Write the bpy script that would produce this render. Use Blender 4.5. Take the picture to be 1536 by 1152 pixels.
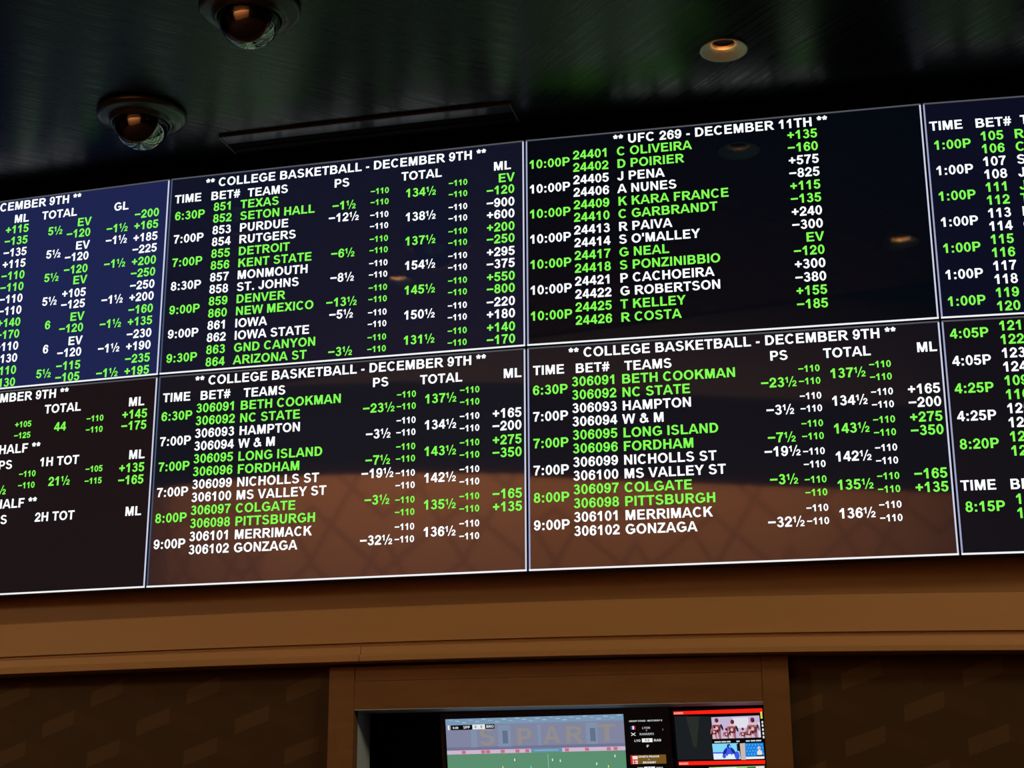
import bpy, bmesh, math
from mathutils import Vector, Matrix
from mathutils.geometry import tessellate_polygon

scene = bpy.context.scene
COL = scene.collection
for o in list(bpy.data.objects):
    bpy.data.objects.remove(o)

# ------------------------------------------------------------------ camera
EYE = 1.65                                   # eye height above the floor
FPX, PITCH, ROLL = 2298.1, 0.2786, -0.0047
cam_data = bpy.data.cameras.new('camera')
cam_data.sensor_fit = 'HORIZONTAL'
cam_data.sensor_width = 36.0
cam_data.lens = FPX / 1536.0 * 36.0
cam_data.clip_start = 0.05
cam = bpy.data.objects.new('camera', cam_data)
COL.objects.link(cam)
fw = Vector((0, math.cos(PITCH), math.sin(PITCH)))
up = Vector((0, -math.sin(PITCH), math.cos(PITCH)))
rt = Vector((1, 0, 0))
r2 = rt * math.cos(ROLL) + up * math.sin(ROLL)
u2 = -rt * math.sin(ROLL) + up * math.cos(ROLL)
m = Matrix((r2, u2, -fw)).transposed().to_4x4()
m.translation = (0, 0, EYE)
cam.matrix_world = m
scene.camera = cam

# ------------------------------------------------------------------ world
world = bpy.data.worlds.new('world')
scene.world = world
world.use_nodes = True
bg = world.node_tree.nodes['Background']
bg.inputs['Color'].default_value = (0.0, 0.0, 0.0, 1)
bg.inputs['Strength'].default_value = 0.0

scene.view_settings.view_transform = 'Standard'
scene.view_settings.look = 'None'
scene.view_settings.gamma = 1.0
scene.view_settings.use_curve_mapping = False
scene.view_settings.exposure = 0.0

# ------------------------------------------------------------------ added lights, out of view
WARM = (1.0, 0.72, 0.42)

def area_light(name, loc, target, size, size_y, watts, color=WARM):
    d = bpy.data.lights.new(name, 'AREA')
    d.shape = 'RECTANGLE'
    d.size, d.size_y = size, size_y
    d.energy = watts
    d.color = color
    o = bpy.data.objects.new(name, d)
    COL.objects.link(o)
    o.location = loc
    o.rotation_euler = (Vector(target) - Vector(loc)).to_track_quat('-Z', 'Y').to_euler()
    return o

# unseen lights added to brighten the front, outside what the screens mirror
area_light('added_front_light', (4.8, -0.8, EYE + 4.2), (0.4, 4.4, EYE + 0.5), 1.6, 1.6, 205)
area_light('added_front_light', (7.2, -0.6, EYE + 4.2), (0.4, 4.4, EYE + 0.5), 1.6, 1.6, 66)
area_light('added_front_light', (-7.6, 1.05, EYE + 2.6), (-1.4, 4.8, EYE + 0.5), 0.7, 0.7, 128)
# unseen strip lights added to brighten the papered wall behind the camera
area_light('added_wall_light', (-4.2, -0.2, EYE + 3.3), (-5.1, -1.7, EYE + 1.5), 3.6, 0.15, 240, (1.0, 0.62, 0.36))
area_light('added_wall_light', (-0.9, -2.2, EYE + 3.3), (-1.9, -3.7, EYE + 1.5), 3.6, 0.15, 200, (1.0, 0.62, 0.36))

# ------------------------------------------------------------------ curved front: polar frame
CX, CY, R = 6.937347, 34.880447, 31.202637     # centre and radius of the bowed screen front

def P(a, d, z):
    """point on the bowed front: angle a, d metres in front of the glass, z above the eye"""
    return Vector((CX + (R + d) * math.sin(a), CY - (R + d) * math.cos(a), EYE + z))

# ------------------------------------------------------------------ materials
def mat(name, base=(0.5, 0.5, 0.5), rough=0.5, spec=0.5, metal=0.0, emit=None, estr=1.0, ior=1.5):
    mt = bpy.data.materials.new(name)
    mt.use_nodes = True
    b = mt.node_tree.nodes['Principled BSDF']
    b.inputs['Base Color'].default_value = (*base, 1)
    b.inputs['Roughness'].default_value = rough
    b.inputs['Specular IOR Level'].default_value = spec
    b.inputs['Metallic'].default_value = metal
    b.inputs['IOR'].default_value = ior
    if emit:
        b.inputs['Emission Color'].default_value = (*emit, 1)
        b.inputs['Emission Strength'].default_value = estr
    return mt

def glow(name, color, strength=1.0):
    mt = bpy.data.materials.new(name)
    mt.use_nodes = True
    nt = mt.node_tree
    nt.nodes.clear()
    e = nt.nodes.new('ShaderNodeEmission')
    e.inputs['Color'].default_value = (*color, 1)
    e.inputs['Strength'].default_value = strength
    out = nt.nodes.new('ShaderNodeOutputMaterial')
    nt.links.new(e.outputs[0], out.inputs[0])
    return mt

def srgb(r, g, b):
    f = lambda c: c / 255 / 12.92 if c <= 10.3 else ((c / 255 + 0.055) / 1.055) ** 2.4
    return (f(r), f(g), f(b))

class N:
    """small helper for building node trees"""
    def __init__(self, mt):
        self.nt = mt.node_tree
        self.b = self.nt.nodes['Principled BSDF']
    def new(self, t, **kw):
        n = self.nt.nodes.new(t)
        for k, v in kw.items():
            setattr(n, k, v)
        return n
    def link(self, a, b):
        self.nt.links.new(a, b)
    def math(self, op, a, b=None, c=None):
        n = self.new('ShaderNodeMath', operation=op)
        for i, v in enumerate((a, b, c)):
            if v is None:
                continue
            if isinstance(v, (int, float)):
                n.inputs[i].default_value = v
            else:
                self.link(v, n.inputs[i])
        return n.outputs[0]

M = {}
M['white'] = glow('white_lettering', (0.93, 0.97, 1.0), 1.25)
M['green'] = glow('green_lettering', (0.22, 1.0, 0.085), 1.05)
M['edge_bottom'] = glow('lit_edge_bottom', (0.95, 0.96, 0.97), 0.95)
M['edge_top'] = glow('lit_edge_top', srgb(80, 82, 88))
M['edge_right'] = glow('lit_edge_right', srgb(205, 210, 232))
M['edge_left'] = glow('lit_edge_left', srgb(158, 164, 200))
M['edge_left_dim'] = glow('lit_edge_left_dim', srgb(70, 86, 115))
M['black_plastic'] = mat('black_plastic', (0.006, 0.006, 0.007), 0.45)
M['matte_black'] = mat('matte_black', (0.003, 0.003, 0.003), 0.9, 0.1)
M['fascia'] = mat('painted_tan_board', (0.42, 0.235, 0.105), 0.55, 0.25)
M['frame_wood'] = mat('brown_wood', (0.25, 0.115, 0.042), 0.6, 0.2)
M['reveal'] = mat('pale_reveal', (0.42, 0.52, 0.64), 0.5, 0.3)

M['strip'] = mat('shade_darkened_strip', (0.24, 0.145, 0.066), 0.6, 0.2)  # fascia tan with the shade under the screens put into its colour

def add_grain(mt, base, var, scale):
    n = N(mt)
    tc = n.new('ShaderNodeTexCoord')
    mp = n.new('ShaderNodeMapping')
    mp.inputs['Scale'].default_value = scale
    n.link(tc.outputs['Object'], mp.inputs['Vector'])
    nz = n.new('ShaderNodeTexNoise')
    nz.inputs['Scale'].default_value = 1.0
    nz.inputs['Detail'].default_value = 4.0
    n.link(mp.outputs[0], nz.inputs['Vector'])
    mx = n.new('ShaderNodeMix', data_type='RGBA')
    mx.inputs[6].default_value = (*[c * (1 - var) for c in base], 1)
    mx.inputs[7].default_value = (*[c * (1 + var) for c in base], 1)
    n.link(nz.outputs['Fac'], mx.inputs[0])
    n.link(mx.outputs[2], n.b.inputs['Base Color'])

add_grain(M['fascia'], (0.40, 0.255, 0.117), 0.10, (1.2, 1.2, 9))
add_grain(M['frame_wood'], (0.165, 0.090, 0.036), 0.2, (6, 6, 30))

def screen_mat(name, glowcol):
    return mat(name, (0.004, 0.004, 0.005), 0.035, 0.5, 0, glowcol, 1.0, 1.62)

# ceiling: dark lacquered boards brushed along two directions that meet in a chevron
def ceiling_mat():
    mt = mat('dark_lacquered_ceiling', (0.003, 0.0055, 0.0045), 0.30, 0.27)
    n = N(mt)
    tc = n.new('ShaderNodeTexCoord')
    sep = n.new('ShaderNodeSeparateXYZ')
    n.link(tc.outputs['Object'], sep.inputs[0])
    outs = []
    for ang in (28.8, -60.0):
        mp = n.new('ShaderNodeMapping', vector_type='TEXTURE')
        mp.inputs['Rotation'].default_value = (0, 0, math.radians(ang))
        mp.inputs['Scale'].default_value = (1.4, 0.012, 1.0)
        n.link(tc.outputs['Object'], mp.inputs['Vector'])
        nz = n.new('ShaderNodeTexNoise')
        nz.inputs['Scale'].default_value = 1.0
        nz.inputs['Detail'].default_value = 3.0
        nz.inputs['Roughness'].default_value = 0.65
        n.link(mp.outputs[0], nz.inputs['Vector'])
        outs.append(nz.outputs['Fac'])
    fac = n.math('GREATER_THAN', sep.outputs['X'], 0.02)
    mx = n.new('ShaderNodeMix', data_type='FLOAT')
    n.link(fac, mx.inputs[0])
    n.link(outs[0], mx.inputs[2])
    n.link(outs[1], mx.inputs[3])
    grain = mx.outputs[0]
    rmp = n.new('ShaderNodeMapRange')
    rmp.inputs['From Min'].default_value = 0.3
    rmp.inputs['From Max'].default_value = 0.75
    rmp.inputs['To Min'].default_value = 0.20
    rmp.inputs['To Max'].default_value = 0.42
    n.link(grain, rmp.inputs['Value'])
    n.link(rmp.outputs[0], n.b.inputs['Roughness'])
    bp = n.new('ShaderNodeBump')
    bp.inputs['Strength'].default_value = 0.16
    bp.inputs['Distance'].default_value = 0.004
    n.link(grain, bp.inputs['Height'])
    n.link(bp.outputs[0], n.b.inputs['Normal'])
    return mt

# wallpaper: tumbling parallelograms, a shade lighter than the ground
def wallpaper_mat():
    mt = mat('patterned_wallpaper', (0.05, 0.03, 0.014), 0.7, 0.15)
    n = N(mt)
    uv = n.new('ShaderNodeUVMap')
    sep = n.new('ShaderNodeSeparateXYZ')
    n.link(uv.outputs[0], sep.inputs[0])
    PU, PV = 0.33, 0.092
    U, V = n.math('ADD', sep.outputs['X'], PU / 2), n.math('ADD', sep.outputs['Y'], 0.02)
    row = n.math('FLOOR', n.math('DIVIDE', V, PV))
    odd = n.math('MODULO', n.math('ADD', row, 1000.0), 2.0)
    us = n.math('ADD', U, n.math('MULTIPLY', odd, PU / 2))
    uc = n.math('MULTIPLY', n.math('FRACT', n.math('DIVIDE', us, PU)), PU)
    vc = n.math('SUBTRACT', V, n.math('MULTIPLY', row, PV))
    def patch(u0, u1, slope, v0, v1):
        a = n.math('GREATER_THAN', uc, u0)
        b = n.math('LESS_THAN', uc, u1)
        vs = n.math('SUBTRACT', vc, n.math('MULTIPLY', n.math('SUBTRACT', uc, u0), slope))
        c = n.math('GREATER_THAN', vs, v0)
        d = n.math('LESS_THAN', vs, v1)
        return n.math('MULTIPLY', n.math('MULTIPLY', a, b), n.math('MULTIPLY', c, d))
    p1 = patch(0.05, 0.16, 0.36, 0.004, 0.050)
    p2 = patch(0.16, 0.27, -0.36, 0.044, 0.090)
    nz = n.new('ShaderNodeTexNoise')
    nz.inputs['Scale'].default_value = 160.0
    n.link(uv.outputs[0], nz.inputs['Vector'])
    f = n.math('ADD', n.math('MULTIPLY', p1, 0.75), n.math('MULTIPLY', p2, 0.18))
    f = n.math('ADD', f, n.math('MULTIPLY', nz.outputs['Fac'], 0.25))
    mx = n.new('ShaderNodeMix', data_type='RGBA')
    mx.inputs[6].default_value = (0.044, 0.028, 0.013, 1)
    mx.inputs[7].default_value = (0.078, 0.051, 0.024, 1)
    n.link(f, mx.inputs[0])
    n.link(mx.outputs[2], n.b.inputs['Base Color'])
    return mt

# paper of the wall behind the camera: tan ground with darker zigzag lines
def zigzag_mat():
    mt = mat('zigzag_wallpaper', (0.5, 0.25, 0.13), 0.7, 0.1)
    n = N(mt)
    tc = n.new('ShaderNodeTexCoord')
    sep = n.new('ShaderNodeSeparateXYZ')
    n.link(tc.outputs['Object'], sep.inputs[0])
    x, z = sep.outputs['X'], sep.outputs['Z']
    tri = n.math('ABSOLUTE', n.math('SUBTRACT', n.math('FRACT', n.math('DIVIDE', x, 1.1)), 0.5))
    a = n.math('FRACT', n.math('ADD', n.math('DIVIDE', z, 0.45), n.math('MULTIPLY', tri, 2.4)))
    b = n.math('FRACT', n.math('SUBTRACT', n.math('DIVIDE', z, 0.9), n.math('MULTIPLY', tri, 2.4)))
    line = n.math('MAXIMUM', n.math('LESS_THAN', a, 0.14), n.math('LESS_THAN', b, 0.10))
    mx = n.new('ShaderNodeMix', data_type='RGBA')
    mx.inputs[6].default_value = (0.54, 0.28, 0.135, 1)
    mx.inputs[7].default_value = (0.41, 0.205, 0.097, 1)
    n.link(line, mx.inputs[0])
    n.link(mx.outputs[2], n.b.inputs['Base Color'])
    return mt

M['ceiling'] = ceiling_mat()
M['wallpaper'] = wallpaper_mat()
M['zigzag'] = zigzag_mat()

# ------------------------------------------------------------------ object helpers
def link_mesh(name, verts, faces, mats, parent=None, face_mats=None, smooth=False, uvs=None):
    me = bpy.data.meshes.new(name)
    me.from_pydata([tuple(v) for v in verts], [], faces)
    for mt in (mats if isinstance(mats, (list, tuple)) else [mats]):
        me.materials.append(mt)
    if face_mats:
        me.polygons.foreach_set('material_index', face_mats)
    if smooth:
        me.polygons.foreach_set('use_smooth', [True] * len(me.polygons))
    if uvs:
        lay = me.uv_layers.new(name='UVMap')
        for lp in me.loops:
            lay.data[lp.index].uv = uvs[lp.vertex_index]
    me.update()
    o = bpy.data.objects.new(name, me)
    COL.objects.link(o)
    if parent:
        o.parent = parent
    return o

def thing(name, label, cat, mtx=None, group=None):
    o = bpy.data.objects.new(name, None)
    o.empty_display_size = 0.1
    COL.objects.link(o)
    if mtx is not None:
        o.matrix_world = mtx
    o['label'] = label
    o['category'] = cat
    if group:
        o['group'] = group
    return o

def struct(o, label=None, cat=None):
    o['kind'] = 'structure'
    if label:
        o['label'] = label
    if cat:
        o['category'] = cat
    return o

class MB:
    """collects shapes into one mesh"""
    def __init__(self):
        self.v, self.f, self.m = [], [], []
    def poly(self, pts, mi=0):
        n = len(self.v)
        self.v += [Vector(p) for p in pts]
        self.f.append(tuple(range(n, n + len(pts))))
        self.m.append(mi)
    def box(self, x0, x1, y0, y1, z0, z1, mi=0):
        n = len(self.v)
        self.v += [Vector(p) for p in ((x0, y0, z0), (x1, y0, z0), (x1, y1, z0), (x0, y1, z0),
                                       (x0, y0, z1), (x1, y0, z1), (x1, y1, z1), (x0, y1, z1))]
        for q in ((0, 3, 2, 1), (4, 5, 6, 7), (0, 1, 5, 4), (1, 2, 6, 5), (2, 3, 7, 6), (3, 0, 4, 7)):
            self.f.append(tuple(n + i for i in q))
            self.m.append(mi)
    def build(self, name, mats, parent=None, smooth=False, uvs=None):
        return link_mesh(name, self.v, self.f, mats, parent, self.m, smooth, uvs)

def lathe(profile, seg=48):
    """profile of (r, z); returns verts, faces around the z axis"""
    v, f = [], []
    for r, z in profile:
        for i in range(seg):
            t = 2 * math.pi * i / seg
            v.append((r * math.cos(t), r * math.sin(t), z))
    for k in range(len(profile) - 1):
        for i in range(seg):
            j = (i + 1) % seg
            f.append((k * seg + i, k * seg + j, (k + 1) * seg + j, (k + 1) * seg + i))
    return v, f

def sag(a):
    """the long boards under the screens are not quite level: they dip a little towards both ends"""
    t = max(-0.06, min(0.06, a + 0.235))
    return -(2.7 if t < 0 else 5.6) * t * t

def arc_sweep(name, profile, a0, a1, seg, mats, parent=None, dip=False):
    """sweeps a closed (d, z) profile along the bowed front between two angles"""
    v, f = [], []
    n = len(profile)
    for i in range(seg + 1):
        a = a0 + (a1 - a0) * i / seg
        v += [P(a, d, z + (sag(a) if dip else 0.0)) for d, z in profile]
    for i in range(seg):
        for k in range(n):
            l = (k + 1) % n
            f.append((i * n + k, (i + 1) * n + k, (i + 1) * n + l, i * n + l))
    f.append(tuple(range(n)))
    f.append(tuple(range(seg * n, seg * n + n))[::-1])
    o = link_mesh(name, v, f, mats, parent)
    bm = bmesh.new()
    bm.from_mesh(o.data)
    bmesh.ops.recalc_face_normals(bm, faces=bm.faces)
    bm.to_mesh(o.data)
    bm.free()
    return o

# ------------------------------------------------------------------ lettering (bold grotesque drawn from bars and bowls)
def _E(cx, cy, rx, ry, tx, ty, a0, a1):
    n = max(3, int(abs(a1 - a0) / 20) + 1)
    out = []
    for i in range(n):
        s, e = (math.radians(a0 + (a1 - a0) * (i + k) / n) for k in (0, 1))
        out.append([(cx + rx * math.cos(s), cy + ry * math.sin(s)), (cx + rx * math.cos(e), cy + ry * math.sin(e)),
                    (cx + (rx - tx) * math.cos(e), cy + (ry - ty) * math.sin(e)),
                    (cx + (rx - tx) * math.cos(s), cy + (ry - ty) * math.sin(s))])
    return out

def _B(x0, y0, x1, y1):
    return [[(x0, y0), (x1, y0), (x1, y1), (x0, y1)]]

def _P(*p):
    return [list(p)]

S, T = 0.162, 0.132            # stem and bar thickness in em
C = 0.716                      # cap height

def glyphs():
    g = {}
    g['A'] = (.722, _P((0, 0), (.157, 0), (.361, .60), (.361, C), (.278, C)) + _P((.722, 0), (.565, 0), (.361, .60), (.361, C), (.444, C)) + _B(.17, .155, .56, .275))
    g['B'] = (.722, _B(.07, 0, .07 + S, C) + _B(.2, .595, .42, C) + _B(.2, .315, .44, .425) + _B(.2, 0, .43, .122) + _E(.42, .528, .215, .188, S, .115, -90, 90) + _E(.43, .212, .25, .212, S + .01, .12, -90, 90))
    g['C'] = (.722, _E(.378, .358, .335, .37, .155, .125, 42, 318))
    g['D'] = (.722, _B(.07, 0, .07 + S, C) + _B(.2, .592, .36, C) + _B(.2, 0, .36, .124) + _E(.34, .358, .338, .358, .156, .124, -90, 90))
    g['E'] = (.667, _B(.07, 0, .07 + S, C) + _B(.2, .595, .60, C) + _B(.2, .31, .57, .43) + _B(.2, 0, .62, .122))
    g['F'] = (.611, _B(.07, 0, .07 + S, C) + _B(.2, .595, .565, C) + _B(.2, .295, .51, .415))
    g['G'] = (.778, _E(.395, .358, .352, .37, .155, .125, 40, 322) + _B(.40, .27, .725, .385) + _B(.585, .10, .725, .385))
    g['H'] = (.722, _B(.07, 0, .07 + S, C) + _B(.50, 0, .652, C) + _B(.2, .31, .52, .435))
    g['I'] = (.278, _B(.063, 0, .215, C))
    g['J'] = (.556, _B(.335, .21, .487, C) + _E(.26, .22, .227, .232, S, .122, 180, 362))
    g['K'] = (.722, _B(.07, 0, .07 + S, C) + _P((.2, .20), (.2, .40), (.50, C), (.69, C)) + _P((.315, .405), (.425, .50), (.725, 0), (.54, 0)))
    g['L'] = (.611, _B(.07, 0, .07 + S, C) + _B(.2, 0, .58, .122))
    g['M'] = (.833, _B(.07, 0, .212, C) + _B(.62, 0, .763, C) + _P((.07, C), (.28, C), (.487, 0), (.35, 0)) + _P((.763, C), (.553, C), (.346, 0), (.483, 0)))
    g['N'] = (.722, _B(.07, 0, .215, C) + _B(.505, 0, .65, C) + _P((.07, C), (.215, C), (.65, 0), (.50, 0)))
    g['O'] = (.778, _E(.389, .358, .352, .37, .155, .126, 0, 360))
    g['P'] = (.667, _B(.07, 0, .07 + S, C) + _B(.2, .595, .40, C) + _B(.2, .255, .40, .375) + _E(.39, .486, .24, .231, .152, .12, -90, 90))
    g['Q'] = (.778, g['O'][1] + _P((.42, .20), (.50, .28), (.76, .03), (.66, -.05)))
    g['R'] = (.722, _B(.07, 0, .07 + S, C) + _B(.2, .595, .43, C) + _B(.2, .295, .43, .41) + _E(.42, .506, .24, .21, .152, .12, -90, 90) + _P((.31, .30), (.44, .36), (.55, .24), (.73, 0), (.55, 0)))
    g['S'] = (.667, _E(.33, .523, .265, .205, .15, .118, 22, 270) + _E(.335, .205, .285, .217, .15, .118, -168, 90) + _P((.25, .325), (.36, .318), (.42, .40), (.31, .44)))
    g['T'] = (.611, _B(.02, .592, .59, C) + _B(.23, 0, .382, C))
    g['U'] = (.722, _B(.07, .26, .07 + S, C) + _B(.498, .26, .65, C) + _E(.36, .28, .29, .292, S, .126, 180, 360))
    g['V'] = (.667, _P((0, C), (.163, C), (.333, .15), (.333, 0), (.255, 0)) + _P((.667, C), (.504, C), (.333, .15), (.333, 0), (.412, 0)))
    g['W'] = (.944, _P((0, C), (.152, C), (.275, .14), (.275, 0), (.172, 0)) + _P((.172, 0), (.325, 0), (.472, .60), (.472, C), (.385, C)) + _P((.772, 0), (.619, 0), (.472, .60), (.472, C), (.559, C)) + _P((.944, C), (.792, C), (.669, .14), (.669, 0), (.772, 0)))
    g['X'] = (.667, _P((0, C), (.185, C), (.667, 0), (.48, 0)) + _P((.655, C), (.47, C), (0, 0), (.185, 0)))
    g['Y'] = (.667, _B(.258, 0, .41, .33) + _P((0, C), (.175, C), (.334, .44), (.41, .30), (.258, .30)) + _P((.667, C), (.492, C), (.334, .44), (.258, .30), (.41, .30)))
    g['Z'] = (.611, _B(.04, .595, .57, C) + _B(.02, 0, .585, .124) + _P((.02, .10), (.20, .10), (.57, .62), (.39, .62)))
    g['0'] = (.556, _E(.278, .358, .24, .37, .14, .118, 0, 360))
    g['1'] = (.556, _B(.236, 0, .385, C) + _P((.27, C), (.385, C), (.25, .50), (.075, .415), (.075, .54)))
    g['2'] = (.556, _E(.277, .492, .235, .234, .14, .118, -42, 188) + _P((.30, .40), (.455, .34), (.24, .12), (.032, 0), (.045, .075), (.10, .185)) + _B(.032, 0, .512, .128))
    g['3'] = (.556, _E(.27, .526, .208, .2, .138, .112, -85, 165) + _E(.272, .21, .238, .222, .142, .115, -168, 85) + _B(.20, .33, .30, .435))
    g['4'] = (.556, _B(.31, 0, .45, C) + _B(.02, .145, .535, .265) + _P((.02, .25), (.30, C), (.40, C), (.34, .56), (.16, .25)))
    g['5'] = (.556, _B(.11, .59, .49, C) + _P((.11, C), (.045, .34), (.185, .325), (.23, .6)) + _E(.272, .232, .245, .244, .145, .118, -168, 138))
    g['6'] = (.556, _E(.286, .232, .236, .244, .14, .112, 0, 360) + _E(.30, .358, .262, .37, .142, .118, 28, 215))
    g['7'] = (.556, _B(.04, .592, .518, C) + _P((.36, .62), (.518, .62), (.40, .42), (.318, .22), (.295, 0), (.15, 0), (.18, .24), (.25, .43)))
    g['8'] = (.556, _E(.278, .525, .213, .203, .13, .1, 0, 360) + _E(.278, .208, .242, .222, .14, .112, 0, 360))
    g['9'] = (.556, _E(.27, .484, .236, .244, .14, .112, 0, 360) + _E(.256, .358, .262, .37, .142, .118, -152, 35))
    g['+'] = (.584, _B(.05, .29, .535, .425) + _B(.225, .115, .36, .60))
    g['-'] = (.333, _B(.04, .19, .29, .325))
    g['~'] = (.584, _B(.03, .29, .545, .42))                       # the long minus of the odds
    star = []
    for k in range(5):
        t = math.radians(90 + 72 * k)
        dx, dy = math.cos(t), math.sin(t)
        star += _P((.195 - dy * .045, .565 + dx * .045), (.195 + dx * .17 - dy * .06, .565 + dy * .17 + dx * .06),
                   (.195 + dx * .17 + dy * .06, .565 + dy * .17 - dx * .06), (.195 + dy * .045, .565 - dx * .045))
    g['*'] = (.389, star)
    g['#'] = (.556, _P((.08, 0), (.19, 0), (.29, C), (.18, C)) + _P((.28, 0), (.39, 0), (.49, C), (.38, C)) + _B(.02, .41, .55, .52) + _B(.01, .19, .53, .30))
    g['&'] = (.722, _E(.335, .56, .185, .165, .125, .1, 0, 360) + _E(.28, .205, .24, .217, .145, .118, 110, 330) + _P((.17, .56), (.30, .62), (.70, .08), (.59, 0)) + _P((.40, .12), (.47, .03), (.66, .33), (.53, .37)))
    g["'"] = (.238, _B(.05, .45, .185, C))
    g['.'] = (.278, _B(.065, 0, .215, .145))
    g[':'] = (.333, _B(.09, 0, .24, .145) + _B(.09, .375, .24, .52))
    g['>'] = (.4, _P((.05, .6), (.15, .6), (.36, .32), (.26, .32)) + _P((.05, .04), (.15, .04), (.36, .32), (.26, .32)))
    g['/'] = (.278, _P((0, -.01), (.1, -.01), (.28, .73), (.18, .73)))
    g[' '] = (.278, [])
    def shrunk(ch, k, dx, dy):
        return [[(x * k + dx, y * k + dy) for x, y in q] for q in g[ch][1]]
    g['h'] = (.834, shrunk('1', .60, -.01, .29) + shrunk('2', .60, .50, 0) + _P((.22, -.02), (.30, -.02), (.62, .735), (.54, .735)))   # one half
    return g

G = glyphs()

def text_width(s, em):
    return sum(G[c][0] for c in s) * em

def put_text(mb, s, x, z, em, y, mi=0, align='L', width=None, squash=1.0):
    """writes s into mb on the plane y; x, z is the baseline start (or end / middle)"""
    w = text_width(s, em)
    kx = 1.0 if width is None else width / w
    kx *= squash
    w *= kx
    if align == 'R':
        x -= w
    elif align == 'C':
        x -= w / 2
    for ch in s:
        adv, polys = G[ch]
        for q in polys:
            mb.poly([(x + px * em * kx, y, z + pz * em) for px, pz in q], mi)
        x += adv * em * kx

# ------------------------------------------------------------------ the room
# the front wall follows the bow of the screens, a little behind them
def front_wall():
    d, a0, a1, seg = -0.10, -0.52, 0.02, 54
    hole_a0, hole_a1 = -0.24055, -0.1995        # opening for the televisions
    hz0, hz1 = -0.42, 0.328
    angs = sorted(set([a0 + (a1 - a0) * i / seg for i in range(seg + 1)] + [hole_a0, hole_a1]))
    zs = [-EYE, hz0, hz1, 2.128]
    v, f, uv = [], [], []
    for a in angs:
        for z in zs:
            v.append(P(a, d, z))
            uv.append((a * (R + d), z))
    n = len(zs)
    for i in range(len(angs) - 1):
        for k in range(n - 1):
            if k == 1 and hole_a0 - 1e-9 <= angs[i] and angs[i + 1] <= hole_a1 + 1e-9:
                continue
            f.append((i * n + k, (i + 1) * n + k, (i + 1) * n + k + 1, i * n + k + 1))
    return struct(link_mesh('wall_front', v, f, M['wallpaper'], uvs=uv),
                  'dark brown wall papered with faint slanted diamonds below the screens', 'wall')
front_wall()

# fascia board and moulding under the screens
A0, A1 = -0.40, -0.04
struct(arc_sweep('trim_1', [(-0.020, 0.5148), (-0.020, 0.6150), (-0.025, 0.6185), (-0.099, 0.6185), (-0.099, 0.5083), (-0.030, 0.5083), (-0.030, 0.5148)],
                 A0, A1, 60, M['fascia'], dip=True), 'wide tan fascia board running along under the odds screens', 'trim')
mould = [(-0.022, 0.5068), (-0.034, 0.5068), (-0.099, 0.5068), (-0.099, 0.4565), (-0.018, 0.4565), (-0.007, 0.4595), (-0.005, 0.4737), (-0.010, 0.4787), (-0.020, 0.4808), (-0.024, 0.5022)]
SEAM = -0.23927
struct(arc_sweep('trim_2', mould, A0, SEAM - 0.00003, 30, M['fascia'], dip=True),
       'lower tan moulding under the fascia, stretch left of the joint', 'trim')
struct(arc_sweep('trim_3', mould, SEAM + 0.00003, A1, 30, M['fascia'], dip=True),
       'lower tan moulding under the fascia, stretch right of the joint', 'trim')
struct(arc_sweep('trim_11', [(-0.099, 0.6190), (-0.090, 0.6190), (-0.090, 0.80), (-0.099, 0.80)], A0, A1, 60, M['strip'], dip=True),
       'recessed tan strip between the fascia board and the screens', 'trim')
# black closing strip between the screens and the ceiling
struct(arc_sweep('trim_4', [(-0.099, 2.085), (-0.030, 2.085), (-0.030, 2.128), (-0.099, 2.128)], A0, A1, 40, M['matte_black']),
       'black closing strip between screen tops and ceiling', 'trim')

# ceiling above the screens, with round openings for the downlights
ZC = 2.13
DL = [(0.6125, 3.968), (-1.0817, 3.3846), (0.9597, 2.9048)]
CAMS = [(-1.1495, 4.3584), (-0.7058, 3.7128)]

def ceiling_near():
    outer = [(-9.0, 2.4), (9.0, 2.4), (9.0, 8.2), (-9.0, 8.2)]
    loops = [[Vector((x, y, 0)) for x, y in outer]]
    for cx_, cy_ in DL:
        loops.append([Vector((cx_ + 0.0655 * math.cos(2 * math.pi * i / 40), cy_ + 0.0655 * math.sin(2 * math.pi * i / 40), 0)) for i in range(40)])
    tris = tessellate_polygon(loops)
    flat = [p for l in loops for p in l]
    o = link_mesh('ceiling', flat, [tuple(t) for t in tris], M['ceiling'])
    o.location = (0, 0, EYE + ZC)
    return struct(o, 'low dark lacquered ceiling in front of the screens', 'ceiling')
ceiling_near()

M['dark_wall'] = mat('dark_brown_wall', (0.02, 0.011, 0.007), 0.6, 0.2)
M['hall_ceiling'] = mat('dark_hall_ceiling', (0.008, 0.009, 0.014), 0.5, 0.3)
M['carpet'] = mat('dark_carpet', (0.03, 0.014, 0.012), 0.95, 0.05)

def panel(name, x0, x1, y0, y1, z0, z1, mt, label, cat):
    b = MB()
    b.box(x0, x1, y0, y1, z0, z1)
    return struct(b.build(name, mt), label, cat)

panel('floor', -14, 9, -6.5, 8.2, -0.1, 0.0, M['carpet'], 'dark carpeted floor of the hall', 'floor')
panel('ceiling_hall', -14, 9, -6.5, 2.4, EYE + 4.4, EYE + 4.5, M['hall_ceiling'], 'higher dark ceiling of the hall behind the camera', 'ceiling')
panel('ceiling_drop', -14, 9, 2.36, 2.4, EYE + ZC, EYE + 4.4, M['dark_wall'], 'dark face of the step in the ceiling', 'ceiling')
panel('wall_left', -14.1, -14.0, -6.5, 8.2, 0.0, EYE + 4.4, M['dark_wall'], 'dark wall far to the left', 'wall')
panel('wall_right', 9.0, 9.1, -6.5, 8.2, 0.0, EYE + 4.4, M['dark_wall'], 'dark wall far to the right', 'wall')

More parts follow.
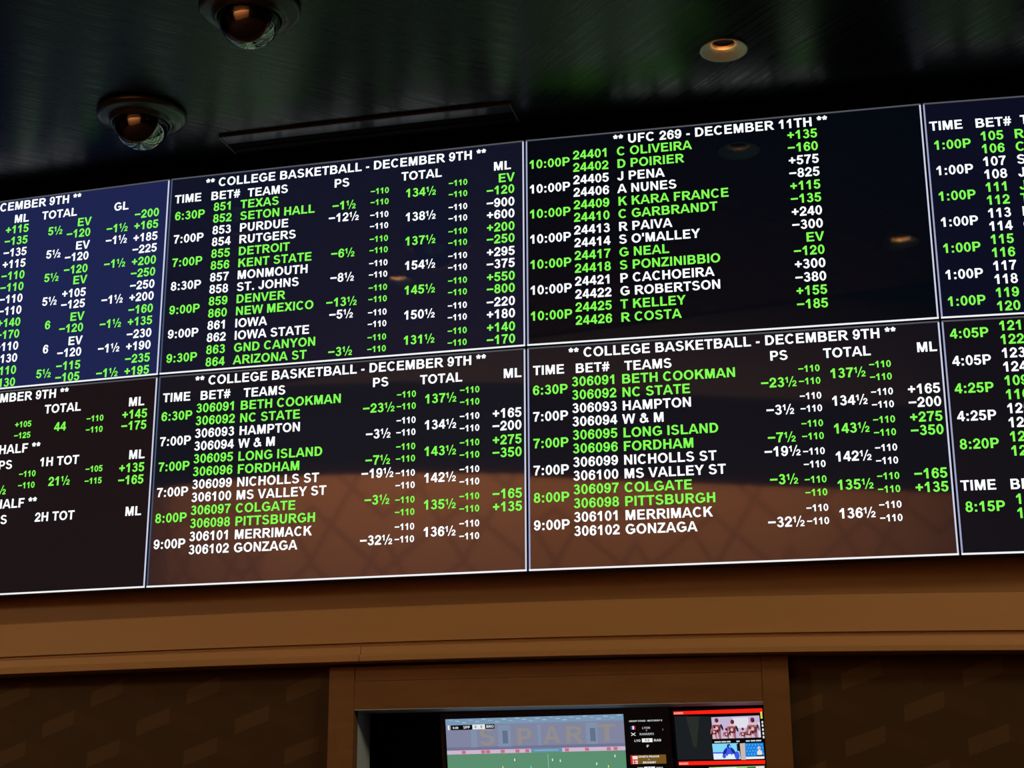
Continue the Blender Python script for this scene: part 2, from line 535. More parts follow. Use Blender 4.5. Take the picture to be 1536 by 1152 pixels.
BACK = [(-6.9, -1.40), (-6.2, -1.32), (-5.3, -1.42), (-4.3, -1.80), (-3.4, -2.34), (-2.5, -2.97), (-1.5, -3.66), (-0.5, -4.34), (0.5, -5.02)]

def back_run(name, pts, z0, z1, mt, label, out=0.0):
    v, f = [], []
    for x, y in pts:
        v += [(x + out * 0.5, y + out, EYE + z0), (x + out * 0.5, y + out, EYE + z1), (x - 0.05, y - 0.12, EYE + z1), (x - 0.05, y - 0.12, EYE + z0)]
    for i in range(len(pts) - 1):
        for k in range(4):
            l = (k + 1) % 4
            f.append((i * 4 + k, i * 4 + l, (i + 1) * 4 + l, (i + 1) * 4 + k))
    f += [(0, 3, 2, 1), tuple(len(v) - 4 + q for q in (0, 1, 2, 3))]
    return struct(link_mesh(name, v, f, mt), label, 'wall')

M['navy_board'] = mat('dark_navy_board', (0.002, 0.003, 0.006), 0.7, 0.1)
M['dim_brown'] = mat('dim_brown_wall', (0.075, 0.058, 0.050), 0.7, 0.1)
back_run('wall_back', BACK, -EYE, 2.70, M['zigzag'], 'tan zigzag papered wall behind the camera')
back_run('wall_back_band', BACK, 2.70, 3.45, M['navy_board'], 'dark band over the papered wall behind the camera', 0.02)
back_run('wall_back_upper', BACK, 3.45, 4.4, M['dim_brown'], 'brown wall above the dark band behind the camera')
back_run('wall_back_left', [(-14.0, -1.9), (-6.9, -1.40)], -EYE, 4.4, M['dark_wall'], 'dark stretch of wall at the far left behind')
back_run('wall_back_right', [(0.5, -5.02), (9.0, -6.3)], -EYE, 4.4, M['dark_wall'], 'dark stretch of wall at the right behind')

# ------------------------------------------------------------------ odds screens
W, H = 1.21, 0.681
PAN = {0: ((-2.30233738, 5.07284998), (-1.14072871, 4.73407972)),
       1: ((-1.13445683, 4.7323966), (0.04068987, 4.44407342)),
       2: ((0.0470243, 4.44264361), (1.23208007, 4.19822019)),
       3: ((1.23846397, 4.19703056), (2.432017, 3.99820613))}
ROWTOP = {0: 2.0716774, 1: 1.3845277}
EM, EMH, EMS = 0.0410, 0.0422, 0.0280

def screen_frame(c, r):
    (x0, y0), (x1, y1) = PAN[c]
    ang = math.atan2(y1 - y0, x1 - x0)
    return Matrix.Translation(((x0 + x1) / 2, (y0 + y1) / 2, EYE + ROWTOP[r] - H)) @ Matrix.Rotation(ang, 4, 'Z')

def odds_screen(c, r, glowcol, label, lines, left_dim=False):
    """lines: list of (part name, [(text, u, v, em, colour, align, width)])"""
    root = thing('odds_screen', label, 'screen', screen_frame(c, r), 'odds screens on the curved wall')
    h = MB()
    h.box(-W / 2 - 0.0017, W / 2 + 0.0017, 0.006, 0.070, 0.001, H - 0.001)
    h.box(-W / 2 + 0.12, W / 2 - 0.12, 0.070, 0.088, 0.12, H - 0.12)
    h.build('housing', M['black_plastic'], root)
    s = MB()
    s.box(-W / 2, W / 2, 0.0, 0.006, 0.0, H)
    scr = s.build('screen', screen_mat('screen_glass', glowcol), root)
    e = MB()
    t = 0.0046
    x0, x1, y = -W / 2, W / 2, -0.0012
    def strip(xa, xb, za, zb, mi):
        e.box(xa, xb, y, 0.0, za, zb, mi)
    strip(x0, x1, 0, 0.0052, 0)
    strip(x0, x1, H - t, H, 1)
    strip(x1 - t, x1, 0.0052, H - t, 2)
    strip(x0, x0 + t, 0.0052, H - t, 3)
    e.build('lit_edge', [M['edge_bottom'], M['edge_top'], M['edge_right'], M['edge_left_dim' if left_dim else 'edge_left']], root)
    for name, items in lines:
        for text, u, v, em, col, al, wd in items:
            b = MB()
            put_text(b, text, -W / 2 + u * W, H - v * H, em, -0.0008, 0, al, wd)
            b.build(name if name != 'odds' else field_name(text, em), [M[col]], scr)
    return root

def field_name(text, em):
    if ':' in text:
        return 'time_lettering'
    if text.endswith('h'):
        return 'spread_lettering' if text[0] == '~' else 'total_lettering'
    if text[0] in '+~' or text == 'EV':
        return 'price_lettering'
    if text in ('44', '6'):
        return 'total_lettering'
    if text.isdigit():
        return 'bet_number_lettering'
    return 'team_lettering'

def T_(text, u, v, col='white', al='L', em=None, width=None):
    return (text, u, v, em or EM, col, al, width)

def gw(i):
    return 'green' if i % 2 == 0 else 'white'

def head(text, u0, u1, v):
    return ('header_lettering', [T_(text, u0, v, em=EMH, width=(u1 - u0) * W)])

# --- upper left of centre: bets 851 to 864
def lines_851():
    L = [head('** COLLEGE BASKETBALL - DECEMBER 9TH **', .1040, .8990, .0665)]
    L.append(('heading_lettering', [T_('TIME', .0135, .1335), T_('BET#', .1205, .1355), T_('TEAMS', .2285, .1380), T_('PS', .4770, .1380), T_('TOTAL', .6660, .1390), T_('ML', .9665, .1370, al='R')]))
    rows = [('6:30P', ('851', 'TEXAS'), ('852', 'SETON HALL'), (None, '~1h'), '134h', ('EV', '~120')),
            ('7:00P', ('853', 'PURDUE'), ('854', 'RUTGERS'), ('~12h', None), '138h', ('~900', '+600')),
            ('7:00P', ('855', 'DETROIT'), ('856', 'KENT STATE'), (None, '~6h'), '137h', ('+200', '~250')),
            ('8:30P', ('857', 'MONMOUTH'), ('858', 'ST. JOHNS'), (None, '~8h'), '154h', ('+295', '~375')),
            ('9:00P', ('859', 'DENVER'), ('860', 'NEW MEXICO'), (None, '~13h'), '145h', ('+550', '~800')),
            ('9:00P', ('861', 'IOWA'), ('862', 'IOWA STATE'), ('~5h', None), '150h', ('~220', '+180')),
            ('9:30P', ('863', 'GND CANYON'), ('864', 'ARIZONA ST'), (None, '~3h'), '131h', ('+140', '~170'))]
    for i, (tm, a, b, ps, tot, ml) in enumerate(rows):
        v1 = .1945 + .0603 * 2 * i
        v2 = v1 + .0603
        c = gw(i)
        it = [T_(tm, .0165, v1 + .0275, c), T_(a[0], .1300, v1, c), T_(b[0], .1300, v2, c), T_(a[1], .2090, v1, c), T_(b[1], .2090, v2, c),
              T_('~110', .5810, v1 - .002, c, em=EMS), T_('~110', .5810, v2 - .006, c, em=EMS), T_(tot, .6780, v1 + .0315, c),
              T_('~110', .7965, v1 - .002, c, em=EMS), T_('~110', .7965, v2 - .006, c, em=EMS),
              T_(ml[0], .9755, v1 + .004, c, 'R'), T_(ml[1], .9755, v2 + .002, c, 'R')]
        for k, p in enumerate(ps):
            if p:
                it.append(T_(p, .5075, (v1, v2)[k] - .001, c, 'C'))
        L.append(('odds', it))
    return L

def lines_306(du=0.0):
    L = [head('** COLLEGE BASKETBALL - DECEMBER 9TH **', .1040, .8990, .0595)]
    L.append(('heading_lettering', [T_('TIME', .0135, .1295), T_('BET#', .1200, .1310), T_('TEAMS', .2430, .1330), T_('PS', .5970, .1300), T_('TOTAL', .7245, .1335), T_('ML', .9910, .1330, al='R')]))
    rows = [('6:30P', ('306091', 'BETH COOKMAN'), ('306092', 'NC STATE'), (None, '~23h'), '137h', None),
            ('7:00P', ('306093', 'HAMPTON'), ('306094', 'W & M'), (None, '~3h'), '134h', ('+165', '~200')),
            ('7:00P', ('306095', 'LONG ISLAND'), ('306096', 'FORDHAM'), (None, '~7h'), '143h', ('+275', '~350')),
            ('7:00P', ('306099', 'NICHOLLS ST'), ('306100', 'MS VALLEY ST'), ('~19h', None), '142h', None),
            ('8:00P', ('306097', 'COLGATE'), ('306098', 'PITTSBURGH'), ('~3h', None), '135h', ('~165', '+135')),
            ('9:00P', ('306101', 'MERRIMACK'), ('306102', 'GONZAGA'), (None, '~32h'), '136h', None)]
    for i, (tm, a, b, ps, tot, ml) in enumerate(rows):
        v1 = .1915 + .0605 * 2 * i
        v2 = v1 + .0605
        c = gw(i)
        it = [T_(tm, .0120, v1 + .0290, c), T_(a[0], .1105, v1, c), T_(b[0], .1105, v2, c), T_(a[1], .2350, v1 + .001, c), T_(b[1], .2350, v2 + .001, c),
              T_('~110', .6635, v1 - .002, c, em=EMS), T_('~110', .6635, v2 - .007, c, em=EMS), T_(tot, .7370, v1 + .0335, c),
              T_('~110', .8300, v1 - .002, c, em=EMS), T_('~110', .8300, v2 - .007, c, em=EMS)]
        if ml:
            it += [T_(ml[0], .9905, v1 + .002, c, 'R'), T_(ml[1], .9905, v2 - .001, c, 'R')]
        for k, p in enumerate(ps):
            if p:
                it.append(T_(p, .6160, (v1, v2)[k] - .002, c, 'C'))
        L.append(('odds', it))
    return L

def lines_244():
    L = [head('** UFC 269 - DECEMBER 11TH **', .2290, .7720, .0610)]
    rows = [('24401', 'C OLIVEIRA', '24402', 'D POIRIER', '+135', '~160'), ('24405', 'J PENA', '24406', 'A NUNES', '+575', '~825'),
            ('24409', 'K KARA FRANCE', '24410', 'C GARBRANDT', '+115', '~135'), ('24413', 'R PAIVA', '24414', "S O'MALLEY", '+240', '~300'),
            ('24417', 'G NEAL', '24418', 'S PONZINIBBIO', 'EV', '~120'), ('24421', 'P CACHOEIRA', '24422', 'G ROBERTSON', '+300', '~380'),
            ('24425', 'T KELLEY', '24426', 'R COSTA', '+155', '~185')]
    for i, (b1, n1, b2, n2, m1, m2) in enumerate(rows):
        v1 = .1195 + .0614 * 2 * i
        v2 = v1 + .0614
        c = gw(i)
        L.append(('odds', [T_('10:00P', .0075, v1 + .0275, c), T_(b1, .1230, v1, c), T_(b2, .1230, v2, c), T_(n1, .2370, v1, c), T_(n2, .2370, v2, c),
                               T_(m1, .7455, v1 - .003, c, 'R'), T_(m2, .7455, v2 - .003, c, 'R')]))
    return L

def lines_goal():
    L = [('header_lettering', [T_('DECEMBER 9TH **', .4140, .0580, em=EMH)])]
    L.append(('heading_lettering', [T_('ML', .5625, .1300, al='R'), T_('TOTAL', .6035, .1310), T_('GL', .8315, .1325)]))
    rows = [(('+115', '~135'), '5h', ('EV', '~120'), 1, '~1h', ('~200', '+165')), (('~135', '+115'), '5h', ('EV', '~120'), 0, '~1h', ('+185', '~225')),
            (('~110', '~110'), '5h', ('~120', 'EV'), 0, '~1h', ('+200', '~250')), (('~110', '~110'), '5h', ('+105', '~125'), 1, '~1h', ('~250', '+200')),
            (('+140', '~170'), '6', ('EV', '~120'), 1, '~1h', ('~160', '+135')), (('+110', '~130'), '6', ('EV', '~120'), 1, '~1h', ('~230', '+190')),
            (('+110', '~130'), '5h', ('~115', '~105'), 1, '~1h', ('~235', '+195'))]
    for i, (ml, tot, ju, gk, gl, go) in enumerate(rows):
        v1 = .1855 + .0618 * 2 * i
        v2 = v1 + .0618
        c = gw(i)
        L.append(('odds', [T_(ml[0], .5645, v1, c, 'R'), T_(ml[1], .5645, v2, c, 'R'), T_(tot, .6270 if tot != '6' else .6415, v1 + .0345, c),
                               T_(ju[0], .7640, v1 + .005, c, 'R'), T_(ju[1], .7640, v2 + .001, c, 'R'),
                               T_(gl, .8130, (v1, v2)[gk] - .001, c), T_(go[0], .9745, v1 + .002, c, 'R'), T_(go[1], .9745, v2 + .001, c, 'R')]))
    return L

def lines_half():
    L = [('header_lettering', [T_('DECEMBER 9TH **', .4220, .0590, em=EMH)])]
    L.append(('heading_lettering', [T_('TOTAL', .6630, .1345), T_('ML', .9665, .1350, al='R')]))
    L.append(('odds', [T_('+105', .5745, .1925, 'green', em=EMS), T_('~125', .5745, .2475, 'green', em=EMS), T_('44', .6970, .2260, 'green'),
                           T_('~110', .7945, .1935, 'green', em=EMS), T_('~110', .7945, .2480, 'green', em=EMS),
                           T_('+145', .9770, .1955, 'green', 'R'), T_('~175', .9770, .2510, 'green', 'R')]))
    L.append(('header_lettering', [T_('HALF **', .6600, .3190, al='R', em=EMH)]))
    L.append(('heading_lettering', [T_('PS', .5785, .3950, al='R'), T_('1H TOT', .6610, .3950), T_('ML', .9775, .3925, al='R')]))
    L.append(('odds', [T_('~1h', .5650, .5180, 'green', 'R'), T_('~110', .6005, .4400, 'green', em=EMS), T_('~110', .6005, .4955, 'green', em=EMS), T_('21h', .6925, .4930, 'green'),
                           T_('~105', .8025, .4400, 'green', em=EMS), T_('~115', .8025, .4975, 'green', em=EMS),
                           T_('+135', .9785, .4545, 'green', 'R'), T_('~165', .9785, .5125, 'green', 'R')]))
    L.append(('header_lettering', [T_('HALF **', .6630, .5870, al='R', em=EMH)]))
    L.append(('heading_lettering', [T_('PS', .5770, .6620, al='R'), T_('2H TOT', .6600, .6615), T_('ML', .9775, .6620, al='R')]))
    return L

def lines_105():
    L = [('heading_lettering', [T_('TIME', .0105, .1345), T_('BET#', .1190, .1360), T_('TEAMS', .2260, .1350)])]
    rows = [('105', 'R', '106', 'C'), ('107', 'S', '108', 'J'), ('111', 'J', '112', 'T'), ('113', 'R', '114', 'C'), ('115', '', '116', ''), ('117', '', '118', ''), ('119', '', '120', '')]
    for i, (b1, t1, b2, t2) in enumerate(rows):
        v1 = .1990 + .0601 * 2 * i
        v2 = v1 + .0601
        c = gw(i)
        L.append(('odds', [T_('1:00P', .0165, v1 + .0275, c), T_(b1, .1285, v1, c), T_(b2, .1285, v2, c)] +
                  ([T_(t1, .2085, v1, c), T_(t2, .2085, v2, c)] if t1 else [])))
    return L

def lines_121():
    L = []
    rows = [('4:05P', '121', '122'), ('4:05P', '123', '124'), ('4:25P', '109', '110'), ('4:25P', '125', '126'), ('8:20P', '127', '128')]
    for i, (tm, b1, b2) in enumerate(rows):
        v1 = .0585 + .0599 * 2 * i
        v2 = v1 + .0599
        c = gw(i)
        L.append(('odds', [T_(tm, .0160, v1 + .0240, c), T_(b1, .1290, v1, c), T_(b2, .1290, v2, c)]))
    L.append(('heading_lettering', [T_('TIME', .0105, .7355), T_('BET#', .1200, .7370)]))
    L.append(('odds', [T_('8:15P', .0165, .8245, 'green'), T_('1', .1290, .7990, 'green'), T_('1', .1290, .8570, 'green')]))
    return L

odds_screen(0, 0, (.0125, .0180, .078), 'odds screen with the goal line column headed GL, in the upper row', lines_goal())
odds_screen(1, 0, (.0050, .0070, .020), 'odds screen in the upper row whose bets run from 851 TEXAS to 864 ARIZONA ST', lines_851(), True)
odds_screen(2, 0, (.0006, .0022, .0050), 'odds screen in the upper row listing bets 24401 to 24426, its right third empty', lines_244())
odds_screen(3, 0, (.0035, .0045, .0150), 'odds screen in the upper row with every game at 1:00P, bets 105 to 120', lines_105())
odds_screen(0, 1, (.0115, .0065, .0080), 'odds screen with the 1H TOT and 2H TOT headings, its lower third empty', lines_half())
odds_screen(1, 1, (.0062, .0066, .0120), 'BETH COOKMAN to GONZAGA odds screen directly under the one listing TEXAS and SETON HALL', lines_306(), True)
odds_screen(2, 1, (.0050, .0050, .0090), 'BETH COOKMAN to GONZAGA odds screen directly under the one listing bets 24401 to 24426', lines_306())
odds_screen(3, 1, (.0055, .0050, .0085), 'odds screen in the lower row with games at 4:05P, 4:25P and 8:20P', lines_121())

# ------------------------------------------------------------------ ceiling fixtures
M['camera_ring'] = mat('dark_grey_camera_ring', (0.035, 0.037, 0.036), 0.28, 0.6)
M['dome'] = mat('smoked_dome', (0.004, 0.004, 0.004), 0.03, 1.0, 0.0, None, 1.0, 2.1)

def dome_camera(x, y, label):
    root = thing('dome_camera', label, 'security camera', Matrix.Translation((x, y, EYE + ZC)), 'dome cameras on the ceiling')
    prof = [(0.02, -0.0005), (0.132, -0.0005), (0.137, -0.004), (0.1375, -0.012), (0.133, -0.020), (0.120, -0.0235), (0.106, -0.0245), (0.098, -0.030), (0.0945, -0.036), (0.0915, -0.041), (0.088, -0.041), (0.086, -0.034)]
    v, f = lathe(prof, 64)
    link_mesh('mounting_ring', v, f, M['camera_ring'], root, smooth=True)
    pr = []
    for i in range(15):
        t = math.pi / 2 * i / 14
        pr.append((max(0.0835 * math.cos(t), 0.0004), -0.036 - 0.0835 * math.sin(t)))
    v, f = lathe([(0.0835, -0.025)] + pr, 64)
    link_mesh('dome', v, f, M['dome'], root, smooth=True)
    return root

dome_camera(*CAMS[0], 'dark dome camera hanging close above the screen with the GL column')
dome_camera(*CAMS[1], 'dark dome camera cut by the top edge of the photo, farther from the screens')

M['downlight_trim'] = mat('white_painted_trim', (0.84, 0.93, 0.88), 0.4, 0.5)
M['gold'] = mat('gold_reflector', (0.9, 0.6, 0.3), 0.3, 0.5, 0.9)
M['lamp_dim'] = glow('warm_lamp_dimmed', (1.0, 0.55, 0.22), 48.0)
M['lamp_on'] = glow('warm_lamp', (1.0, 0.55, 0.22), 420.0)

def downlight(x, y, label, lamp='lamp_on'):
    root = thing('recessed_downlight', label, 'ceiling light', Matrix.Translation((x, y, EYE + ZC)), 'recessed downlights in the ceiling')
    v, f = lathe([(0.0640, 0.0), (0.0675, 0.0), (0.0685, -0.0025), (0.0665, -0.004), (0.0625, -0.002), (0.0335, 0.017), (0.0335, 0.019)], 56)
    link_mesh('trim_ring', v, f, M['downlight_trim'], root, smooth=True)
    v, f = lathe([(0.0345, 0.0172), (0.0355, 0.028), (0.0345, 0.031)], 48)
    link_mesh('reflector', v, f, M['gold'], root, smooth=True)
    v, f = lathe([(0.0345, 0.031), (0.030, 0.034), (0.030, 0.095), (0.0004, 0.0955)], 40)
    link_mesh('baffle', v, f, M['matte_black'], root, smooth=True)
    v, f = lathe([(0.0004, 0.062), (0.012, 0.063), (0.014, 0.070), (0.010, 0.092), (0.0004, 0.094)], 24)
    link_mesh('lamp', v, f, M[lamp], root, smooth=True)
    return root

downlight(*DL[0], 'white rimmed recessed downlight with a warm glow, above the screen listing bets 24401 to 24426', 'lamp_dim')
downlight(*DL[1], 'recessed downlight mirrored as a small orange crescent in the TEXAS screen')
downlight(*DL[2], 'recessed downlight mirrored as an orange crescent in a screen\'s empty third')

def air_vent():
    a0, a1 = math.atan2(-0.936 - CX, CY - 4.52), math.atan2(0.020 - CX, CY - 4.40)
    am = (a0 + a1) / 2
    root = thing('air_vent', 'long black slot air vent in the ceiling just above the TEXAS screen', 'air vent', Matrix.Translation(P(am, 0.10, ZC)))
    inv = root.matrix_world.inverted()
    def part(name, prof, b0, b1, mt):
        o = arc_sweep(name, prof, b0, b1, 24, mt)
        o.data.transform(inv)
        o.parent = root
        return o
    z0, z1 = ZC - 0.007, ZC - 0.0004
    part('frame_strip', [(0.165, z0 - .002), (0.158, z0 - .002), (0.158, z1), (0.165, z1)], a0, a1, M['black_plastic'])
    part('frame_strip', [(0.157, z0), (0.108, z0), (0.108, z1), (0.157, z1)], a0, a1, M['vent_face'])
    part('slot', [(0.107, ZC - 0.002), (0.062, ZC - 0.002), (0.062, z1), (0.107, z1)], a0, a1, M['matte_black'])
    part('frame_strip', [(0.061, z0), (0.036, z0), (0.036, z1), (0.061, z1)], a0, a1, M['vent_face'])
    e = 0.0035 / R
    part('end_cap', [(0.165, z0 - .003), (0.036, z0 - .003), (0.036, z1), (0.165, z1)], a0 - e, a0, M['vent_end'])
    part('end_cap', [(0.165, z0 - .003), (0.036, z0 - .003), (0.036, z1), (0.165, z1)], a1, a1 + e, M['vent_end'])
M['vent_face'] = mat('dark_vent_face', (0.012, 0.013, 0.014), 0.28, 0.5)
M['vent_end'] = mat('grey_vent_end', (0.10, 0.11, 0.11), 0.35, 0.5)
air_vent()

# ------------------------------------------------------------------ television recess under the moulding
def portal():
    z_top, z_in, z_bot = 0.4485, 0.324, -0.42
    aoL, aiL, aiR, aoR = -0.24282, -0.24029, -0.20167, -0.19931
    d0, d1 = -0.0995, -0.060
    def slab(name, a0, a1, z0, z1, label, mt, dd0=d0, dd1=d1):
        return struct(arc_sweep(name, [(dd0, z0), (dd1, z0), (dd1, z1), (dd0, z1)], a0, a1, 12, mt), label, 'trim')
    slab('trim_5', aoL, aiL, z_bot, z_top, 'brown upright left of the television recess', M['frame_wood'])
    slab('trim_6', aiR, aoR, z_bot, z_top, 'brown upright right of the television recess', M['frame_wood'])
    g = 0.00004
    slab('trim_7', aiL + g, aiR - g, z_in, 0.4050, 'brown lintel over the television recess', M['frame_wood'])
    slab('trim_8', aiL + g, aiR - g, 0.4062, z_top, 'narrow brown board above the lintel of the television recess', M['frame_wood'], d0, d1 - 0.002)
    slab('trim_12', aiL + g, aiR - g, z_bot, z_bot + 0.06, 'brown sill rail under the television recess', M['frame_wood'])
    # pale reveals, then the black box behind
    e = 0.0035
    struct(arc_sweep('trim_9', [(-0.215, z_bot), (-0.1005, z_bot), (-0.1005, z_in - .002), (-0.215, z_in - .002)], aiL - e / R, aiL, 2, M['reveal']), 'pale grey side reveal of the television recess', 'trim')
    struct(arc_sweep('trim_10', [(-0.215, z_in), (-0.062, z_in), (-0.062, z_in - .003), (-0.215, z_in - .003)], aiL, aiR + 0.001, 12, M['reveal']), 'pale grey top reveal of the television recess', 'trim')
    a0, a1 = aiL - e / R, aiR + 0.0012
    v, f = [], []
    for a in (a0, a1):
        for d in (-0.215, -0.40):
            for z in (z_bot, z_in + 0.001):
                v.append(P(a, d, z))
    f = [(2, 3, 7, 6), (0, 1, 3, 2), (4, 6, 7, 5), (1, 5, 7, 3), (0, 2, 6, 4)]
    struct(link_mesh('wall_recess', v, f, M['matte_black']), 'black inside of the television recess', 'wall')
portal()

def tilted(px, py, pz, a, tau, roll):
    t = Vector((math.cos(a), math.sin(a), 0))
    n = Vector((t.y, -t.x, 0))
    z = Vector((0, 0, 1))
    upv = z * math.cos(tau) + n * math.sin(tau)
    nn = n * math.cos(tau) - z * math.sin(tau)
    e1 = t * math.cos(roll) + upv * math.sin(roll)
    e2 = -t * math.sin(roll) + upv * math.cos(roll)
    mx = Matrix((e1, -nn, e2)).transposed().to_4x4()
    mx.translation = (px, py, EYE + pz)
    return mx

def flat(b, pts, layer, mi=0):
    b.poly([(x, -0.0006 * layer, z) for x, z in pts], mi)

def rect(b, x0, z0, x1, z1, layer, mi=0):
    flat(b, [(x0, z0), (x1, z0), (x1, z1), (x0, z1)], layer, mi)

def oval(b, x, z, rx, rz, layer, mi=0, tilt=0.0):
    c, sn = math.cos(tilt), math.sin(tilt)
    pts = []
    for i in range(14):
        t = 2 * math.pi * i / 14
        px, pz = rx * math.cos(t), rz * math.sin(t)
        pts.append((x + px * c - pz * sn, z + px * sn + pz * c))
    flat(b, pts, layer, mi)

def pal(*names):
    return [glow('picture_%d_%d_%d' % c, srgb(*c)) for c in names]

def television_match():
    root = thing('television', 'television showing a football match with SPARTA spelled across the stand', 'television',
                 tilted(0.0588, 4.6505, 0.3034, -0.2237311, 0.20, 0.01))
    w0, w1, zt = -0.280, 0.4055, 0.012
    zb = zt - (w1 - w0) * 9 / 16 - 0.012
    h = MB()
    h.box(w0 - 0.008, w1, 0.003, 0.045, zb - 0.008, zt + 0.006)
    h.build('housing', M['black_plastic'], root)
    s = MB()
    s.box(w0, w1 - 0.003, 0.0, 0.003, zb, zt)
    scr = s.build('screen', screen_mat('television_glass', (.0012, .0012, .0014)), root)
    # match picture
    cs = pal((128, 132, 158), (146, 172, 192), (112, 116, 146), (144, 140, 138), (128, 144, 170), (98, 112, 138), (206, 180, 206), (196, 110, 130),
             (98, 146, 176), (92, 142, 112), (150, 190, 160), (226, 236, 226), (214, 222, 110), (120, 200, 220), (160, 184, 204), (120, 150, 178))
    b = MB()
    xl, xr = -0.271, 0.270
    zbm = zb + 0.012
    rect(b, xl, -0.105, xr, -0.002, 1, 0)
    rect(b, xl, -0.020, xr, -0.002, 2, 15)
    for i in range(26):
        x = xl + 0.01 + i * 0.0205
        rect(b, x, -0.006 - (i * 7 % 5) * 0.0022, x + 0.013, -0.003 - (i * 7 % 5) * 0.0022, 3, 14 if i % 3 else 1)
    rect(b, xl, -0.097, xr, -0.086, 2, 2)
    for x0, x1, z0, z1 in ((-0.194, -0.176, -0.088, -0.022), (-0.110, -0.072, -0.088, -0.024), (0.010, 0.020, -0.086, -0.026), (0.156, 0.190, -0.086, -0.024)):
        rect(b, x0, z0, x1, z1, 2, 4)
    for x0, x1 in ((-0.097, -0.081), (0.168, 0.184)):
        rect(b, x0, -0.078, x1, -0.040, 3, 5)
    rect(b, xl, -0.1065, xr, -0.0950, 3, 6)
    for i, x in enumerate((-0.225, -0.165, -0.15, -0.105, -0.06, -0.03, 0.09, 0.15, 0.215, 0.235)):
        rect(b, x, -0.1055, x + 0.012, -0.0962, 4, 7)
    rect(b, -0.0125, -0.1065, 0.0815, -0.0950, 4, 8)
    rect(b, -0.002, -0.102, 0.070, -0.099, 5, 1)
    rect(b, xl, zbm, xr, -0.1065, 3, 9)
    rect(b, 0.0367, zbm, 0.0385, -0.112, 4, 10)
    for i, (x, z) in enumerate(((-0.064, -0.127), (0.0505, -0.1297), (0.0739, -0.1328), (0.238, -0.1227), (0.1824, -0.144), (0.2168, -0.1523), (-0.0157, -0.1491), (-0.1011, -0.1483))):
        k = (11, 11, 11, 11, 11, 12, 13, 12)[i]
        rect(b, x - 0.0016, z - 0.003, x + 0.0016, z + 0.003, 4, k)
        rect(b, x - 0.0009, z + 0.003, x + 0.0009, z + 0.0048, 4, k)
    b.build('match_picture', cs, scr)
    word = [('S', -0.172, -0.0817, 0.054), ('P', -0.0575, -0.0846, 0.052), ('A', 0.028, -0.0810, 0.050), ('R', 0.091, -0.0828, 0.056), ('T', 0.189, -0.0797, 0.058)]
    for ch, x, z, wd in word:
        t = MB()
        put_text(t, ch, x, z, 0.0700, -0.0019, 0, 'L', wd)
        t.build('stand_letter', [cs[3]], scr)
    cb = pal((8, 9, 14), (226, 232, 236), (238, 240, 242))
    s = MB()
    rect(s, -0.2645, -0.034, -0.2590, -0.020, 4, 1)
    rect(s, -0.2545, -0.0346, -0.188, -0.0204, 4, 0)
    rect(s, -0.188, -0.0340, -0.149, -0.0200, 4, 1)
    rect(s, -0.149, -0.0334, -0.120, -0.0198, 4, 0)
    put_text(s, '9:09', -0.249, -0.0310, 0.0088, -0.003, 2)
    put_text(s, 'SPP', -0.2165, -0.0308, 0.0105, -0.003, 2)
    put_text(s, '0', -0.181, -0.0306, 0.0108, -0.003, 0)
    put_text(s, '0', -0.163, -0.0304, 0.0108, -0.003, 0)
    put_text(s, 'BRO', -0.1455, -0.0302, 0.0105, -0.003, 2)
    s.build('score_bug', cb, scr)
    cl = pal((216, 220, 222), (240, 242, 244), (12, 12, 14), (116, 84, 30), (196, 40, 36), (60, 60, 160), (246, 226, 214), (180, 182, 184))
    g = MB()
    put_text(g, 'GROUP STAGE - MATCHDAY 6', 0.2855, -0.0256, 0.0066, -0.002, 0, 'L', 0.098)
    rect(g, 0.2895, -0.0475, 0.2955, -0.0375, 3, 5)
    rect(g, 0.2945, -0.0475, 0.2995, -0.0375, 3, 1)
    rect(g, 0.2990, -0.0475, 0.3035, -0.0375, 3, 4)
    put_text(g, 'LYON', 0.3350, -0.0468, 0.0086, -0.002, 7, 'C')
    put_text(g, 'V', 0.3355, -0.0535, 0.0055, -0.002, 7, 'C')
    flat(g, [(0.2885, -0.0655), (0.2915, -0.0655), (0.3035, -0.0568), (0.3005, -0.0568)], 3, 1)
    flat(g, [(0.3005, -0.0655), (0.3035, -0.0655), (0.2915, -0.0568), (0.2885, -0.0568)], 3, 1)
    put_text(g, 'RANGERS', 0.3358, -0.0645, 0.0086, -0.002, 7, 'C')
    put_text(g, '>', 0.3820, -0.0525, 0.0085, -0.002, 7)
    put_text(g, 'LYO', 0.3070, -0.0832, 0.0090, -0.002, 0, 'C')
    rect(g, 0.3204, -0.0850, 0.3514, -0.0742, 3, 1)
    put_text(g, '0-0', 0.3359, -0.0828, 0.0095, -0.0026, 2, 'C')
    put_text(g, 'RAN', 0.3660, -0.0836, 0.0100, -0.002, 0, 'C')
    put_text(g, "9'", 0.3365, -0.0998, 0.0100, -0.002, 0, 'C')
    rect(g, 0.2835, -0.1475, 0.3877, -0.1217, 2, 3)
    rect(g, 0.2835, -0.1475, 0.3050, -0.1217, 3, 4)
    rect(g, 0.2895, -0.1335, 0.3045, -0.1240, 4, 6)
    rect(g, 0.2895, -0.1460, 0.3045, -0.1370, 4, 6)
    rect(g, 0.2935, -0.1460, 0.2965, -0.1370, 5, 4)
    rect(g, 0.2895, -0.1425, 0.3045, -0.1405, 5, 4)
    put_text(g, 'SPARTA PRAGUE', 0.3375, -0.1290, 0.0078, -0.003, 1, 'C', 0.062)
    put_text(g, 'V', 0.3375, -0.1365, 0.0050, -0.003, 1, 'C')
    put_text(g, 'BRONDBY', 0.3385, -0.1458, 0.0078, -0.003, 1, 'C')
    put_text(g, 'SPP', 0.3100, -0.1630, 0.0088, -0.002, 0, 'C')
